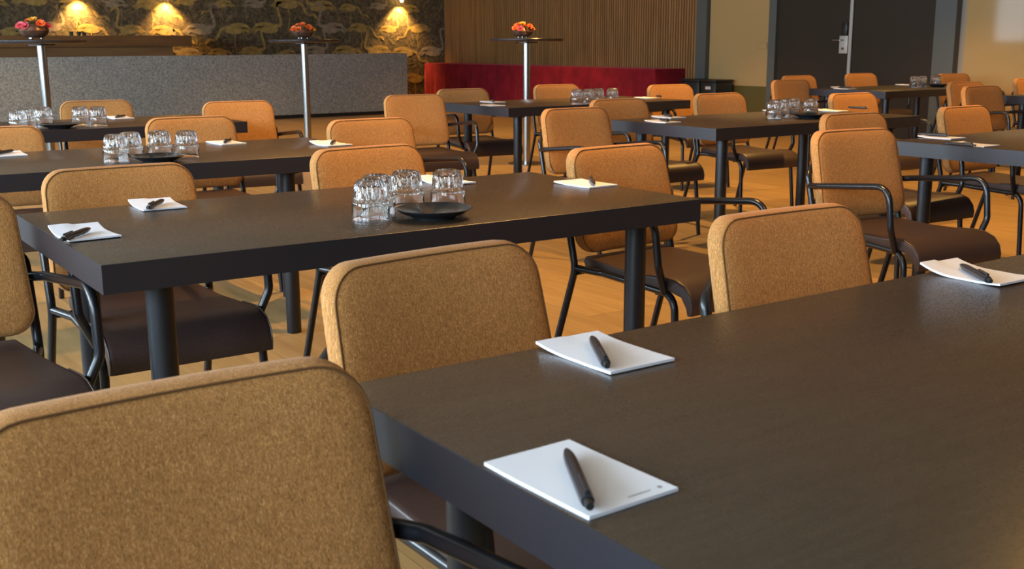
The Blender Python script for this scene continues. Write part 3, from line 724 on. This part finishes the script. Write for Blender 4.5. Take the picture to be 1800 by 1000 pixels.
for k, (pos, tn, words) in STK.items():
    pos = [Vector(on_table(k, x, y, 0.06)[:2]) for x, y in pos]
    for it in range(40):                    # keep neighbours from touching
        for a in range(len(pos)):
            for b in range(a+1, len(pos)):
                d = pos[b]-pos[a]
                if d.length < 0.103: d = d.normalized()*(0.1035-d.length)/2; pos[a] -= d; pos[b] += d
            if k in SAUC:
                d = pos[a]-Vector(SAUC[k])
                if d.length < 0.156: pos[a] += d.normalized()*(0.1565-d.length)
    for (x, y), w in zip(pos, words):
        g = g0 if gf else g0.copy()
        if not gf: COL.objects.link(g)
        gf = False
        g.location = (x, y, TH+0.0005); g.rotation_euler = (0, 0, random.uniform(0, 6))
        tag(g, 'upturned ribbed glass on %s, %s' % (tn, w), 'glass', 'upturned glasses on the tables')
def plate_bm():
    return lathe(bmesh.new(), [(0, .004), (.050, .004), (.052, 0), (.056, 0), (.058, .005), (.082, .014), (.098, .023), (.1015, .026), (.100, .0272), (.084, .020), (.060, .0135), (0, .012)], 48)
p0 = link('saucer', plate_bm(), M['plate'], angle=50)
for i, (k, lab) in enumerate((('T2', 'large shallow black saucer in front of the glasses on the second nearest table'), ('T3', 'black saucer in front of the glasses on the third table'), ('T4', 'black saucer in front of the glasses on the farthest left table'),
                              ('T6', 'black saucer beside the glasses on the middle table'), ('T8', 'black saucer beside the glasses on the farthest table'))):
    o = p0 if i == 0 else p0.copy()
    if i: COL.objects.link(o)
    o.location = (*SAUC[k], TH+0.0005); tag(o, lab, 'saucer', 'black saucers on the tables')

# ---------------------------------------------------------------- tall round tables with flower bowls
def make_tall():
    t = empty('standing_table')
    link('round_top', lathe(bmesh.new(), [(0, 1.195), (.33, 1.195), (.355, 1.20), (.36, 1.21), (.36, 1.222), (.355, 1.228), (0, 1.228)], 56), M['bar_disc'], t)
    link('pole', lathe(bmesh.new(), [(.036, .02), (.036, 1.194)], 28), M['steel'], t)
    link('top_plate', lathe(bmesh.new(), [(.037, 1.182), (.11, 1.182), (.11, 1.1945), (.037, 1.1945)], 28), M['bar_disc'], t)
    link('base_disc', lathe(bmesh.new(), [(0, 0), (.19, 0), (.19, .008), (.06, .02), (0, .02)], 40), M['steel'], t)
    return t
def flower_bm(r, rr):
    bm = bmesh.new()
    for ring, (n, rad, tilt) in enumerate(((9, 1.0, 0.45), (7, 0.72, 0.9), (5, 0.42, 1.25))):
        for k in range(n):
            a = 2*PI*k/n + ring*0.4 + rr.uniform(-.1, .1); ca, sa = math.cos(a), math.sin(a); L_ = r*rad
            def P(d, w, h): return bm.verts.new((ca*d-sa*w, sa*d+ca*w, h))
            h1 = math.sin(tilt)*L_; d1 = math.cos(tilt)*L_
            v = [P(0, 0, 0), P(d1*.5, L_*.28, h1*.4), P(d1*.95, L_*.22, h1*.9), P(d1*1.02, 0, h1), P(d1*.95, -L_*.22, h1*.9), P(d1*.5, -L_*.28, h1*.4)]
            bm.faces.new(v)
    return bm
def leaf_bm(n, rr):
    bm = bmesh.new()
    for k in range(n):
        a = rr.uniform(0, 2*PI); d = rr.uniform(.05, .11); z = rr.uniform(0.0, .05); s = rr.uniform(.02, .035); ca, sa = math.cos(a), math.sin(a)
        pts = [(0, 0, 0), (s*.6, s*.35, .006), (s*1.3, 0, -.004), (s*.6, -s*.35, .006)]
        bm.faces.new([bm.verts.new((ca*(d+x)-sa*y, sa*(d+x)+ca*y, z+zz)) for x, y, zz in pts])
    return bm
TALL = [(-3.903, 9.5, 'left standing table with round black top and steel pole, before the brown counter', 'copper-brown bowl of pink, orange and yellow flowers on the left standing table', 0),
        (-2.135, 11.8, 'middle standing table with round black top, in front of the grey bar', 'copper-brown bowl of salmon-orange flowers on the middle standing table', 1),
        (0.155, 11.2, 'right standing table with round black top, in front of the red cloth', 'round brown bowl with red-orange flowers on the right standing table', 2)]
ta = make_tall()
BOWL = [(.03, .016), (.07, .018), (.105, .045), (.118, .075), (.108, .105), (.085, .125), (.079, .125), (.10, .103), (.108, .075), (.09, .045), (0, .03)]
for i, (x, y, lab, blab, var) in enumerate(TALL):
    t = ta if i == 0 else copy_tree(ta)
    t.location = (x, y, 0); tag(t, lab, 'table', 'standing tables with steel poles')
    ox = -0.045 if i < 2 else -0.06
    ox = [-0.05, -0.01, -0.04][i]
    b = empty('flower_bowl', (x+ox, y, 1.2285)); s = [1.0, 0.92, 0.85][i]; b.scale = (s, s, s); tag(b, blab, 'flower bowl', 'flower bowls on the standing tables')
    link('bowl', lathe(bmesh.new(), [(0, .016)]+BOWL, 32), M['copper'], b)
    for k in range(3):
        a = 2*PI*k/3+.5; link('foot', lathe(bmesh.new(), [(0, 0), (.010, .002), (.013, .010), (.010, .022), (0, .024)], 10, (.055*math.cos(a), .055*math.sin(a))), M['steel'], b)
    rr = random.Random(20+i)
    cols = [['petal_pink', 'petal_pink', 'petal_orange', 'petal_yellow', 'petal_pink', 'petal_orange', 'petal_pink'], ['petal_orange']*6+['petal_yellow'], ['petal_orange', 'petal_pink', 'petal_orange', 'petal_yellow', 'petal_orange', 'petal_orange', 'petal_orange']][i]
    spots = [(-.085, -.06, .12), (-.03, -.09, .115), (.08, -.05, .135), (0, 0, .165), (.03, .07, .14), (-.06, .03, .155), (.105, .02, .115)]
    for (fx, fy, fz), cn in zip(spots, cols):
        o = link('flower', flower_bm(.042, rr), M[cn], b, False); o.location = (fx, fy, fz-.01); o.rotation_euler = (-fy*5+.5, fx*6, 0)
        if cn == 'petal_yellow' or (i == 0 and cn == 'petal_orange'): o['label'] = cn.split('_')[1] + ' flower'
    o = link('foliage', leaf_bm(46, rr), M['leaf'], b, False); o.location = (0, 0, .105); o['kind'] = 'stuff'
